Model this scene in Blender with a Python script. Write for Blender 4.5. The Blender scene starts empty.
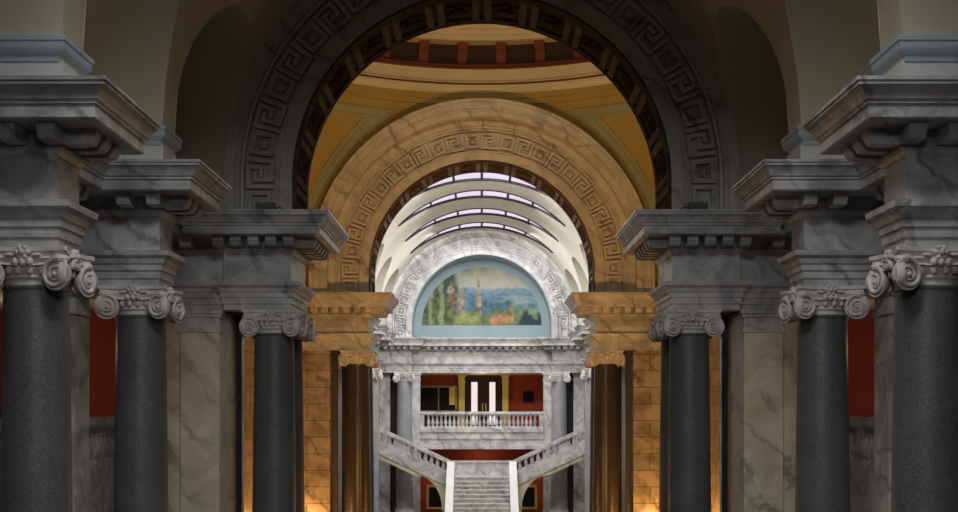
import bpy, bmesh, math, random
from mathutils import Vector, Matrix
PI = math.pi
R_ = random.Random(7)
C = bpy.context.scene.collection
sc = bpy.context.scene
EZ = 6.2                      # eye height above the hall floor; heights below are "relative to the eye" unless stated

# ------------------------------------------------------------------ camera, world, large lights, exposure
cam = bpy.data.cameras.new('camera'); camo = bpy.data.objects.new('camera', cam); C.objects.link(camo)
cam.sensor_width = 36.0; cam.lens = 36.0 * 1250.0 / 958.0
cam.shift_y = (409 - 256) / 958.0; cam.shift_x = -2.8 / 958.0
cam.clip_end = 300
camo.location = (0, 0, EZ); camo.rotation_euler = (PI / 2, 0, 0)
sc.camera = camo
w = bpy.data.worlds.new('world'); sc.world = w; w.use_nodes = True
w.node_tree.nodes['Background'].inputs[0].default_value = (0.5, 0.55, 0.65, 1)
w.node_tree.nodes['Background'].inputs[1].default_value = 0.02
vs = sc.view_settings
vs.view_transform = 'Standard'; vs.look = 'None'; vs.gamma = 1.0; vs.use_curve_mapping = False
vs.exposure = 0.0

def area(name, loc, target, sx, sy, power, col, spread=PI):
    l = bpy.data.lights.new(name, 'AREA'); l.shape = 'RECTANGLE'; l.size = sx; l.size_y = sy
    l.energy = power; l.color = col; l.spread = spread
    o = bpy.data.objects.new(name, l); C.objects.link(o)
    o.location = (loc[0], loc[1], loc[2] + EZ)
    d = Vector((target[0] - loc[0], target[1] - loc[1], target[2] - loc[2]))
    o.rotation_euler = d.to_track_quat('-Z', 'Y').to_euler()
    return o
def point(name, loc, power, col, rad=0.15):
    l = bpy.data.lights.new(name, 'POINT'); l.energy = power; l.color = col; l.shadow_soft_size = rad
    o = bpy.data.objects.new(name, l); C.objects.link(o); o.location = (loc[0], loc[1], loc[2] + EZ); return o
def spot(name, loc, target, power, col, ang, rad=0.3, blend=0.6):
    l = bpy.data.lights.new(name, 'SPOT'); l.energy = power; l.color = col; l.spot_size = ang; l.spot_blend = blend; l.shadow_soft_size = rad
    o = bpy.data.objects.new(name, l); C.objects.link(o); o.location = (loc[0], loc[1], loc[2] + EZ)
    d = Vector((target[0] - loc[0], target[1] - loc[1], target[2] - loc[2]))
    o.rotation_euler = d.to_track_quat('-Z', 'Y').to_euler(); return o

COOL = (0.95, 0.97, 1.0); WARM = (1.0, 0.50, 0.14); DAY = (0.98, 0.98, 1.0)
# daylight of the far hall: one area lamp under each skylight, plus the first bay hidden behind the rotunda arch
area('far_skylight', (0, 48.4, 9.4), (0, 66, 1), 5.5, 2.2, 1450, DAY)
for d, p in ((54.0, 260), (58.45, 330), (63.65, 520), (66.6, 380)):
    area('far_skylight', (0, d, 9.4), (0, d + .8, 0), 5.0, 1.2, p, DAY)
point('balcony_fill', (0, 73.6, 1.4), 22, (1.0, 0.85, 0.65), 0.3)  # added fill for the balcony, stands for no fixture
point('stair_recess_fill', (0, 72.2, -3.0), 15, (1.0, 0.8, 0.55), 0.3)  # added to brighten the red wall in the recess
# near hall: an added cool fill lamp above the camera, skylight daylight, and weak clerestory windows
area('near_hall_fill', (0, 2.0, 5.6), (0, 24, -6.5), 3.0, 1.5, 112, COOL, math.radians(62))
area('near_skylight', (0, 11.0, 9.3), (0, 17.0, 0), 5.0, 1.6, 225, (0.97, 0.98, 1.0), math.radians(96))
for s in (-1, 1):
    area('clerestory_window', (s * 8.7, 18.8, 6.3), (s * 5.0, 20.0, 5.5), 3.2, 2.2, 6, (1.0, 0.95, 0.82))
for s in (-1, 1):
    point('gallery_fill', (s * 8.6, 23.6, 1.2), 15, (1.0, 0.8, 0.55), 0.2)  # added fill that brightens the red gallery walls
# rotunda: added warm fill lamps behind the near piers, floor uplights at the far piers, dim daylight under the dome
for s in (-1, 1):
    area('rotunda_fill', (s * 3.6, 28.9, -3.2), (s * 2.5, 43.6, 7.0), 1.0, 1.0, 175, (1.0, 0.48, 0.13), math.radians(100))
    point('floor_uplight', (s * 6.0, 43.3, -4.15), 130, WARM, 0.12)
    point('floor_uplight', (s * 7.45, 41.2, -4.1), 120, WARM, 0.12)
    point('floor_uplight', (s * 3.2, 42.4, -4.6), 70, WARM, 0.10)
area('dome_ring_fill', (0, 29.6, 12.6), (0, 43.6, 8.8), 5.0, 0.8, 120, (1.0, 0.80, 0.50), math.radians(130))  # added fill hidden behind the near arch, aimed at ring and far arch
area('dome_daylight', (0, 35.85, 17.5), (0, 42.0, 6), 4.0, 3.0, 560, (1.0, 0.82, 0.54))

# ------------------------------------------------------------------ materials
def new_mat(name):
    m = bpy.data.materials.new(name); m.use_nodes = True
    nt = m.node_tree; b = nt.nodes['Principled BSDF']
    return m, nt, b
def N(nt, t, **kw):
    n = nt.nodes.new(t)
    for k, v in kw.items(): setattr(n, k, v)
    return n
def ramp(nt, stops):
    r = nt.nodes.new('ShaderNodeValToRGB'); e = r.color_ramp.elements
    while len(e) < len(stops): e.new(0.5)
    for i, (p, c) in enumerate(stops): e[i].position = p; e[i].color = (*c, 1)
    return r
def paint(name, col, rough=0.7, var=0.06):
    m, nt, b = new_mat(name)
    g = N(nt, 'ShaderNodeNewGeometry'); n = N(nt, 'ShaderNodeTexNoise'); n.inputs['Scale'].default_value = 0.9; n.inputs['Detail'].default_value = 5
    nt.links.new(g.outputs['Position'], n.inputs['Vector'])
    r = ramp(nt, [(0.3, tuple(c * (1 - var) for c in col)), (0.7, tuple(min(1, c * (1 + var)) for c in col))])
    nt.links.new(n.outputs['Fac'], r.inputs['Fac']); nt.links.new(r.outputs['Color'], b.inputs['Base Color'])
    b.inputs['Roughness'].default_value = rough
    return m
def marble(name, base, mid, vein, scale=0.55, rough=0.38, brick=None, joint=(0.2, 0.17, 0.14)):
    m, nt, b = new_mat(name); L = nt.links.new
    g = N(nt, 'ShaderNodeNewGeometry')
    mp = N(nt, 'ShaderNodeMapping'); mp.inputs['Rotation'].default_value = (0.5, 0.7, 0.4); L(g.outputs['Position'], mp.inputs['Vector'])
    n1 = N(nt, 'ShaderNodeTexNoise'); n1.inputs['Scale'].default_value = scale * 1.1; n1.inputs['Detail'].default_value = 8; n1.inputs['Roughness'].default_value = 0.62
    n1.inputs['Distortion'].default_value = 1.6; L(mp.outputs['Vector'], n1.inputs['Vector'])
    wv = N(nt, 'ShaderNodeTexWave'); wv.inputs['Scale'].default_value = scale * 0.55; wv.inputs['Distortion'].default_value = 9; wv.inputs['Detail'].default_value = 5
    wv.inputs['Detail Scale'].default_value = 1.3; wv.inputs['Detail Roughness'].default_value = 0.65; L(mp.outputs['Vector'], wv.inputs['Vector'])
    r1 = ramp(nt, [(0.36, mid), (0.62, base)]); L(n1.outputs['Fac'], r1.inputs['Fac'])
    r2 = ramp(nt, [(0.0, (.72, .72, .72)), (0.07, (0.30, 0.30, 0.30)), (0.16, (0, 0, 0))]); L(wv.outputs['Fac'], r2.inputs['Fac'])
    n2 = N(nt, 'ShaderNodeTexNoise'); n2.inputs['Scale'].default_value = scale * 0.8; L(mp.outputs['Vector'], n2.inputs['Vector'])
    r3 = ramp(nt, [(0.42, (0, 0, 0)), (0.62, (1, 1, 1))]); L(n2.outputs['Fac'], r3.inputs['Fac'])
    mu = N(nt, 'ShaderNodeMath', operation='MULTIPLY'); L(r2.outputs['Color'], mu.inputs[0]); L(r3.outputs['Color'], mu.inputs[1])
    mx = N(nt, 'ShaderNodeMix', data_type='RGBA'); L(mu.outputs[0], mx.inputs['Factor']); L(r1.outputs['Color'], mx.inputs['A']); mx.inputs['B'].default_value = (*vein, 1)
    out = mx.outputs['Result']
    if brick:
        sp = N(nt, 'ShaderNodeSeparateXYZ'); L(g.outputs['Position'], sp.inputs[0]); ad = N(nt, 'ShaderNodeMath', operation='ADD')
        L(sp.outputs['X'], ad.inputs[0]); L(sp.outputs['Y'], ad.inputs[1])
        cb = N(nt, 'ShaderNodeCombineXYZ'); L(ad.outputs[0], cb.inputs['X']); L(sp.outputs['Z'], cb.inputs['Y'])
        bt = N(nt, 'ShaderNodeTexBrick'); L(cb.outputs[0], bt.inputs['Vector']); bt.inputs['Scale'].default_value = 1.0
        bt.inputs['Brick Width'].default_value = brick[0]; bt.inputs['Row Height'].default_value = brick[1]; bt.inputs['Mortar Size'].default_value = 0.018
        bt.inputs['Mortar Smooth'].default_value = 0.1
        bt.inputs['Color1'].default_value = (1, 1, 1, 1); bt.inputs['Color2'].default_value = (0.84, 0.80, 0.76, 1); bt.inputs['Mortar'].default_value = (*joint, 1)
        mm = N(nt, 'ShaderNodeMix', data_type='RGBA', blend_type='MULTIPLY'); mm.inputs['Factor'].default_value = 1
        L(out, mm.inputs['A']); L(bt.outputs['Color'], mm.inputs['B']); out = mm.outputs['Result']
    L(out, b.inputs['Base Color']); b.inputs['Roughness'].default_value = rough
    return m
def granite(name, a, bcol, rough=0.32):
    m, nt, b = new_mat(name); L = nt.links.new
    g = N(nt, 'ShaderNodeNewGeometry')
    n1 = N(nt, 'ShaderNodeTexNoise'); n1.inputs['Scale'].default_value = 38; n1.inputs['Detail'].default_value = 4; n1.inputs['Roughness'].default_value = 0.8
    n2 = N(nt, 'ShaderNodeTexNoise'); n2.inputs['Scale'].default_value = 1.3; n2.inputs['Detail'].default_value = 4
    L(g.outputs['Position'], n1.inputs['Vector']); L(g.outputs['Position'], n2.inputs['Vector'])
    r1 = ramp(nt, [(0.36, a), (0.64, bcol)]); L(n1.outputs['Fac'], r1.inputs['Fac'])
    r2 = ramp(nt, [(0.35, (0.78, 0.78, 0.78)), (0.65, (1, 1, 1))]); L(n2.outputs['Fac'], r2.inputs['Fac'])
    mm = N(nt, 'ShaderNodeMix', data_type='RGBA', blend_type='MULTIPLY'); mm.inputs['Factor'].default_value = 1
    L(r1.outputs['Color'], mm.inputs['A']); L(r2.outputs['Color'], mm.inputs['B'])
    L(mm.outputs['Result'], b.inputs['Base Color']); b.inputs['Roughness'].default_value = rough
    return m
def emit(name, col, st):
    m, nt, b = new_mat(name)
    b.inputs['Base Color'].default_value = (0.05, 0.05, 0.05, 1); b.inputs['Emission Color'].default_value = (*col, 1); b.inputs['Emission Strength'].default_value = st
    n = N(nt, 'ShaderNodeTexNoise'); g = N(nt, 'ShaderNodeNewGeometry'); n.inputs['Scale'].default_value = 0.8; nt.links.new(g.outputs['Position'], n.inputs['Vector'])
    r = ramp(nt, [(0.3, tuple(c * 0.9 for c in col)), (0.7, col)]); nt.links.new(n.outputs['Fac'], r.inputs['Fac']); nt.links.new(r.outputs['Color'], b.inputs['Emission Color'])
    return m

M = {}
M['marble'] = marble('grey_marble', (0.66, 0.65, 0.63), (0.34, 0.34, 0.345), (0.17, 0.17, 0.18), 0.9)
M['marble_far'] = M['marble']
M['marble_pier'] = marble('warm_lit_marble', (0.74, 0.68, 0.50), (0.54, 0.47, 0.32), (0.20, 0.17, 0.12), 0.7)  # yellower tint puts the warm light on the pier front into the marble
M['cap'] = marble('carved_marble', (0.74, 0.71, 0.66), (0.58, 0.55, 0.51), (0.40, 0.38, 0.35), 1.2, 0.5)
M['masonry'] = marble('marble_masonry', (0.54, 0.46, 0.34), (0.27, 0.21, 0.14), (0.08, 0.05, 0.03), 0.9, 0.33, brick=(1.6, 0.58), joint=(0.42, 0.36, 0.30))
M['arch'] = marble('arch_marble', (0.60, 0.58, 0.54), (0.42, 0.40, 0.37), (0.13, 0.11, 0.10), 0.9)
M['soffit_rib'] = marble('shaded_rib_marble', (0.30, 0.25, 0.20), (0.2, 0.16, 0.12), (0.08, 0.07, 0.06), 1.0, 0.9)  # ribs darkened as well, underside shade put into their colour
M['soffit'] = marble('shaded_soffit_marble', (0.13, 0.10, 0.08), (0.075, 0.06, 0.05), (0.03, 0.025, 0.02), 1.0, 0.9)  # arch marble darkened, shade of the underside put into the colour
M['granite'] = granite('grey_granite', (0.058, 0.064, 0.063), (0.165, 0.172, 0.168), 0.46)
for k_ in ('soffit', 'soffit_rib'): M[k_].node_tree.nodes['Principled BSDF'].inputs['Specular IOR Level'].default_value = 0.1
M['granite_daylit'] = granite('daylit_grey_granite', (0.24, 0.25, 0.27), (0.46, 0.47, 0.49), 0.35)  # lighter copy of the column granite, far hall daylight put into it
M['granite_polished'] = granite('polished_brown_granite', (0.03, 0.025, 0.02), (0.10, 0.078, 0.06), 0.27)
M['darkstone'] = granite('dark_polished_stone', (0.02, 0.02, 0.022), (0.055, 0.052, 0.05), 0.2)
M['cream'] = paint('cream_plaster', (0.66, 0.61, 0.46))
M['cream2'] = paint('vault_plaster', (0.72, 0.68, 0.56))
M['olive'] = paint('tan_plaster', (0.50, 0.40, 0.20))
M['paleblue'] = paint('pale_blue_paint', (0.50, 0.60, 0.66))
M['plinthwhite'] = paint('white_plaster', (0.72, 0.73, 0.70))
M['blue'] = paint('blue_grey_paint', (0.25, 0.34, 0.37))
M['ochre'] = paint('ochre_paint', (0.36, 0.28, 0.10))
M['sage'] = paint('sage_moulding_paint', (0.29, 0.33, 0.24))
M['ringcream'] = paint('cream_ring_paint', (0.62, 0.60, 0.48))
M['ringred'] = paint('red_brown_ring_paint', (0.16, 0.045, 0.02))
M['ringdark'] = paint('dark_brown_paint', (0.03, 0.015, 0.008))
M['gold'] = paint('gilt', (0.58, 0.38, 0.08), 0.4); M['gold'].node_tree.nodes['Principled BSDF'].inputs['Metallic'].default_value = 0.3
M['red'] = paint('red_wall_paint', (0.38, 0.045, 0.010), 0.7)
M['yellow'] = paint('yellow_marble', (0.74, 0.58, 0.13), 0.4, 0.12)
M['wood'] = paint('dark_wood', (0.03, 0.010, 0.006), 0.8, 0.3)
M['black'] = paint('black_canvas', (0.004, 0.004, 0.004), 0.9)
M['tanwood'] = paint('tan_wood_frame', (0.36, 0.25, 0.15), 0.5)
M['iron'] = paint('dark_iron', (0.008, 0.007, 0.010), 0.6)
M['brass'] = paint('brass', (0.6, 0.4, 0.12), 0.3)
M['skyglass'] = emit('skylight_glazing', (0.95, 0.80, 0.97), 0.9)
M['doorglass'] = emit('backlit_door_glass', (1.0, 0.84, 0.82), 0.95)
M['floor'] = marble('floor_marble', (0.5, 0.49, 0.46), (0.35, 0.34, 0.32), (0.12, 0.12, 0.12), 0.6, 0.2, brick=(1.0, 1.0))
mm_, nt_, b_ = new_mat('mural_paint'); va = N(nt_, 'ShaderNodeVertexColor'); va.layer_name = 'paint'
nt_.links.new(va.outputs['Color'], b_.inputs['Base Color']); b_.inputs['Roughness'].default_value = 0.8; M['mural'] = mm_

# ------------------------------------------------------------------ helpers
def tag(o, label=None, cat=None, group=None, kind='thing'):
    if label: o['label'] = label
    if cat: o['category'] = cat
    if group: o['group'] = group
    if kind: o['kind'] = kind
    return o
def empty(name, loc=(0, 0, 0), rz=0, **kw):
    o = bpy.data.objects.new(name, None); o.empty_display_size = 0.3; C.objects.link(o); o.location = loc; o.rotation_euler = (0, 0, rz)
    if kw: tag(o, **kw)
    return o
class MB:
    def __init__(s): s.v = []; s.f = []
    def add(s, vs, fs):
        k = len(s.v); s.v += [tuple(p) for p in vs]; s.f += [tuple(i + k for i in f) for f in fs]
    def box(s, x0, x1, y0, y1, z0, z1):
        s.add([(x0, y0, z0), (x1, y0, z0), (x1, y1, z0), (x0, y1, z0), (x0, y0, z1), (x1, y0, z1), (x1, y1, z1), (x0, y1, z1)],
              [(0, 3, 2, 1), (4, 5, 6, 7), (0, 1, 5, 4), (1, 2, 6, 5), (2, 3, 7, 6), (3, 0, 4, 7)])
    def lathe(s, prof, n=32, c=(0, 0), a0=0, a1=2 * PI, closed_prof=False, frame=None):
        full = abs(a1 - a0 - 2 * PI) < 1e-6; m = n if full else n + 1; P = len(prof); vs = []; fs = []
        for i in range(m):
            a = a0 + (a1 - a0) * i / n
            for r, z in prof:
                p = Vector((r * math.cos(a), r * math.sin(a), z))
                if frame is not None: p = frame @ p
                else: p = p + Vector((c[0], c[1], 0))
                vs.append(p)
        for i in range(n):
            j = (i + 1) % m
            for k in range(P if closed_prof else P - 1):
                k2 = (k + 1) % P
                fs.append((i * P + k, j * P + k, j * P + k2, i * P + k2))
        if not closed_prof and full:
            if prof[0][0] > 1e-4: fs.append(tuple(i * P for i in range(m))[::-1])
            if prof[-1][0] > 1e-4: fs.append(tuple(i * P + P - 1 for i in range(m)))
        s.add(vs, fs)
    def ellipsoid(s, c, r, n=10, k=6, rot=None):
        vs = []; fs = []
        for i in range(k + 1):
            t = PI * i / k
            for j in range(n):
                a = 2 * PI * j / n
                p = Vector((r[0] * math.sin(t) * math.cos(a), r[1] * math.sin(t) * math.sin(a), r[2] * math.cos(t)))
                if rot is not None: p = rot @ p
                vs.append(p + Vector(c))
        for i in range(k):
            for j in range(n):
                fs.append((i * n + j, (i + 1) * n + j, (i + 1) * n + (j + 1) % n, i * n + (j + 1) % n))
        s.add(vs, fs)
    def tube(s, pts, rads, n=6, up=None):
        vs = []; fs = []; k = len(pts)
        for i in range(k):
            a = Vector(pts[max(i - 1, 0)]); b = Vector(pts[min(i + 1, k - 1)]); d = (b - a).normalized()
            u = d.cross(Vector(up) if up else Vector((0.3, 0.2, 1))).normalized(); v = d.cross(u)
            r = rads[i] if hasattr(rads, '__len__') else rads
            for j in range(n):
                t = 2 * PI * j / n; vs.append(Vector(pts[i]) + u * r * math.cos(t) + v * r * math.sin(t))
        for i in range(k - 1):
            for j in range(n):
                fs.append((i * n + j, i * n + (j + 1) % n, (i + 1) * n + (j + 1) % n, (i + 1) * n + j))
        fs.append(tuple(range(n))[::-1]); fs.append(tuple((k - 1) * n + j for j in range(n)))
        s.add(vs, fs)
    def sweep(s, pts, mits, prof):
        """pts plan points, mits mitre vectors, prof closed list of (offset, z rel)"""
        P = len(prof); vs = []; fs = []
        for (x, y), (mx, my) in zip(pts, mits):
            for o, z in prof: vs.append((x + o * mx, y + o * my, z + EZ))
        for i in range(len(pts) - 1):
            for k in range(P):
                k2 = (k + 1) % P
                fs.append((i * P + k, (i + 1) * P + k, (i + 1) * P + k2, i * P + k2))
        fs.append(tuple(range(P))); fs.append(tuple((len(pts) - 1) * P + k for k in range(P))[::-1])
        s.add(vs, fs)
    def prism(s, poly, y0, y1):
        """poly in (x, zabs), extruded along y"""
        n = len(poly)
        s.add([(x, y0, z) for x, z in poly] + [(x, y1, z) for x, z in poly],
              [tuple(range(n)), tuple(range(n, 2 * n))[::-1]] + [(i, n + i, n + (i + 1) % n, (i + 1) % n) for i in range(n)])
    def data(s, name, recalc=True, smooth=True, ang=32):
        me = bpy.data.meshes.new(name); me.from_pydata(s.v, [], s.f); me.validate()
        if recalc:
            bm = bmesh.new(); bm.from_mesh(me); bmesh.ops.recalc_face_normals(bm, faces=bm.faces); bm.to_mesh(me); bm.free()
        if smooth:
            for p in me.polygons: p.use_smooth = True
            me.set_sharp_from_angle(angle=math.radians(ang))
        me.update(); return me
    def build(s, name, mat, parent=None, **kw):
        me = s.data(name, **kw); return link(name, me, mat, parent)
def link(name, me, mat, parent=None, loc=None, rz=None):
    o = bpy.data.objects.new(name, me); C.objects.link(o)
    if mat is not None and not me.materials: me.materials.append(M[mat] if isinstance(mat, str) else mat)
    if parent is not None: o.parent = parent
    if loc is not None: o.location = loc
    if rz is not None: o.rotation_euler = (0, 0, rz)
    return o
def struct(name, mb, mat, **kw):
    o = mb.build(name, mat, **kw); o['kind'] = 'structure'; return o
def local(o, root):
    """meshes are written in world coordinates: parent keeps them in place when the root Empty has a location"""
    o.parent = root; o.matrix_parent_inverse = Matrix.Translation(-Vector(root.location)); return o
def bx(name, x0, x1, y0, y1, z0, z1, mat, parent=None, rel=True):
    m = MB(); e = EZ if rel else 0
    m.box(min(x0, x1), max(x0, x1), y0, y1, z0 + e, z1 + e)
    o = m.build(name, mat, smooth=False)
    if parent is not None: local(o, parent)
    return o
SIDE = {-1: 'left', 1: 'right'}

# ------------------------------------------------------------------ the shell: floor, side walls, galleries, rotunda walls
f = MB(); f.box(-12, 12, -3, 80, -0.3, 0); struct('floor', f, 'floor', smooth=False)
def sbox(name, x0, x1, y0, y1, z0, z1, mat):
    m = MB(); m.box(min(x0, x1), max(x0, x1), y0, y1, z0 + EZ, z1 + EZ); return struct(name, m, mat, smooth=False)
for s in (-1, 1):
    n = SIDE[s]
    # outer red walls of the side galleries
    sbox('wall_' + n, s * 10.0, s * 10.3, -3, 26.1, -6.2, 4.0, 'red')
    sbox('wall_' + n, s * 10.0, s * 10.3, 46.0, 71, -6.2, 4.0, 'plinthwhite')
    # masses of the four rotunda piers
    sbox('wall_' + n, s * 5.45, s * 10.3, 26.12, 27.95, -6.2, 2.05, 'marble_pier')
    sbox('wall_' + n, s * 5.30, s * 10.3, 43.72, 45.70, -6.2, 2.05, 'masonry')
    # rotunda side walls
    sbox('wall_' + n, s * 7.8, s * 8.2, 27.95, 43.72, -6.2, 10.6, 'masonry')
    # gallery floors with marble face, gallery ceilings / roofs over them
    for (a, b) in ((-3, 26.1), (45.7, 66.0)):
        sbox('floor_' + n, s * 7.05, s * 10.0, a, b, -2.3, -1.15, 'marble')
        sbox('ceiling_' + n, s * 6.9, s * 10.0, a, b, 2.06, 3.98, 'cream2')
    # red end wall of the near gallery, seen between the columns
    sbox('wall_' + n, s * 6.9, s * 10.0, 25.95, 26.1, -1.15, 2.06, 'red')
    # end walls behind far columns
    sbox('wall_' + n, s * 5.45, s * 10.3, 71.0, 72.4, -6.2, 2.05, 'marble_pier')
# back wall behind the camera
sbox('wall_back', -10.3, 10.3, -3.3, -3.0, -6.2, 10.5, 'cream2')

# ------------------------------------------------------------------ vaults with side lunettes and skylights
VR, VC = 5.33, 4.75
sky_n = [0]
def taper(ph): return max(0.0, 1 - (abs(ph) / math.radians(46)) ** 2)
def vault(d0, d1, piers, skylights, mat, mat_in):
    """piers: list of (a,b) solid intervals; between them arched penetrations run outwards"""
    PH = math.radians(46); NT = 28
    top = MB()
    def P(ph, d): return (VR * math.sin(ph), d, VC + EZ + VR * math.cos(ph))
    def strip(mb, fa, fb, p0, p1, n):
        vs = []; fs = []
        for i in range(n + 1):
            ph = p0 + (p1 - p0) * i / n
            vs += [P(ph, fa(ph)), P(ph, fb(ph))]
        for i in range(n): fs.append((2 * i, 2 * i + 1, 2 * i + 3, 2 * i + 2))
        mb.add(vs, fs)
    SL = 1.78; cur = d0
    for c in skylights:
        a = c - 0.95
        strip(top, lambda ph, k=cur: k, lambda ph, k=a: k, -PH, PH, NT)
        strip(top, lambda ph, k=a: k + SL * taper(ph), lambda ph, k=a: k + SL, -PH, PH, NT)
        cur = a + SL
        sky_n[0] += 1
        win = MB(); strip(win, lambda ph, k=a: k, lambda ph, k=a: k + SL * taper(ph), -PH, PH, NT)
        # glazing sits 4 cm above the vault surface
        win.v = [(x * 1.008, y, VC + EZ + (z - VC - EZ) * 1.008) for x, y, z in win.v]
        r = empty('window_%d' % sky_n[0], (0, c, VC + EZ + VR)); r['kind'] = 'structure'
        g = local(win.build('pane', 'skyglass', recalc=False), r)
        fr = MB()
        for q in range(-3, 4):
            ph = math.radians(13.2 * q); t = taper(ph)
            if t < 0.05: continue
            p0 = Vector(P(ph, a + 0.02)); p1 = Vector(P(ph, a + SL * t)); fr.tube([p0, p1], 0.06, 4)
        L1 = [P(-PH + 2 * PH * i / 40, a + SL * taper(-PH + 2 * PH * i / 40)) for i in range(41)]
        fr.tube(L1, 0.075, 6)
        L2 = [P(-PH + 2 * PH * i / 40, a) for i in range(41)]
        fr.tube(L2, 0.05, 6)
        local(fr.build('frame', 'iron'), r)
        # plaster lip on the camera side of the opening
    strip(top, lambda ph, k=cur: k, lambda ph: d1, -PH, PH, NT)
    struct('ceiling', top, mat, recalc=False)
    for s in (-1, 1):
        low = MB(); inn = MB(); edges = [d0] + [e for p in piers for e in p] + [d1]
        def col(mb, ds, phm):
            vs = []; fs = []; nn = 12
            for d in ds:
                for i in range(nn + 1):
                    ph = PH + (phm(d) - PH) * i / nn; x, y, z = P(ph, d); vs.append((s * x, y, z))
            for j in range(len(ds) - 1):
                for i in range(nn): fs.append((j * (nn + 1) + i, (j + 1) * (nn + 1) + i, (j + 1) * (nn + 1) + i + 1, j * (nn + 1) + i + 1))
            mb.add(vs, fs)
        for (a, b) in piers:
            col(low, [a, b], lambda d: PI / 2)
            low.add([(s * VR, a, VC + EZ), (s * VR, b, VC + EZ), (s * VR, b, 4.0 + EZ), (s * VR, a, 4.0 + EZ)], [(0, 1, 2, 3)])
        iv = []; prev = d0
        for (a, b) in piers: iv.append((prev, a)); prev = b
        iv.append((prev, d1))
        for (a, b) in iv:
            if b - a < 0.3: continue
            c = (a + b) / 2; h = (b - a) / 2; zt = 7.6; zs = zt - min(h, 2.1)
            def za(d): 
                t = min(1, abs(d - c) / h); return zs + (zt - zs) * math.sqrt(max(0, 1 - t * t))
            ds = [c - h * math.cos(PI * i / 28) for i in range(29)]
            col(low, ds, lambda d: math.acos(min(1, (za(d) - VC) / VR)))
            vs = []; fs = []
            for d in ds:
                z = za(d); x = math.sqrt(max(0, VR * VR - (z - VC) ** 2)); vs += [(s * x, d, z + EZ), (s * 9.0, d, z + EZ)]
            for i in range(28): fs.append((2 * i, 2 * i + 1, 2 * i + 3, 2 * i + 2))
            inn.add(vs, fs)
            for d in (a, b):
                x = math.sqrt(VR * VR - (zs - VC) ** 2)
                inn.add([(s * x, d, zs + EZ), (s * 9, d, zs + EZ), (s * 9, d, 4.0 + EZ), (s * VR, d, 4.0 + EZ), (s * VR, d, VC + EZ)], [(0, 1, 2, 3, 4)])
        struct('ceiling_' + SIDE[s], low, mat, recalc=False)
        struct('ceiling_' + SIDE[s], inn, mat_in, recalc=False)
        sbox('wall_' + SIDE[s], s * 9.0, s * 9.2, d0, d1, 3.9, 8.2, mat_in)
NEAR_PIERS = [(0.86, 1.70), (5.86, 6.70), (10.86, 11.70), (15.86, 16.70), (20.86, 21.70)]
FAR_COLS = [50.0, 55.0, 60.0, 65.0]
vault(-3, 26.0, NEAR_PIERS, [3.5, 8.5], 'cream', 'cream')
vault(45.7, 70.3, [(d - .42, d + .42) for d in FAR_COLS], [54.0, 58.45, 63.65, 68.35], 'cream2', 'cream2')

# ------------------------------------------------------------------ entablatures
ARCHI = [(-.42, 2.05), (0, 2.05), (0, 2.17), (.03, 2.18), (.03, 2.30), (.06, 2.31), (.06, 2.41), (.09, 2.42), (.12, 2.50), (.19, 2.55), (.20, 2.63), (-.42, 2.63)]
FRIEZE = [(-.42, 2.63), (0, 2.63), (0, 3.21), (-.42, 3.21)]
CORN = [(-.42, 3.21), (.02, 3.21), (.06, 3.27), (.10, 3.29), (.10, 3.32), (.03, 3.325), (.03, 3.53), (.66, 3.53), (.68, 3.55), (.68, 3.70), (.71, 3.71), (.71, 3.745),
        (.74, 3.76), (.765, 3.83), (.81, 3.885), (.85, 3.91), (.85, 3.95), (.87, 3.955), (.87, 4.0), (-.42, 4.0)]
def mitres(path):
    out = []
    for i in range(len(path)):
        ns = []
        for a, b in ((i - 1, i), (i, i + 1)):
            if a < 0 or b >= len(path): continue
            d = Vector(path[b]) - Vector(path[a]); d.normalize(); ns.append(Vector((-d.y, d.x)))
        if len(ns) == 1: out.append(tuple(ns[0]))
        else: out.append(tuple((ns[0] + ns[1]) / (1 + ns[0].dot(ns[1]))))
    return out
mod = MB(); P_ = [(0, 0), (0, -.20), (.30, -.20), (.44, -.185), (.48, -.11), (.50, -.09), (.50, 0)]
mod.add([(-.11, y, z) for y, z in P_] + [(.11, y, z) for y, z in P_], [tuple(range(7)), tuple(range(7, 14))[::-1]] + [(i, 7 + i, 7 + (i + 1) % 7, (i + 1) % 7) for i in range(7)])
MODME = mod.data('modillion', smooth=False); MODME.materials.append(M['marble'])
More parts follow.
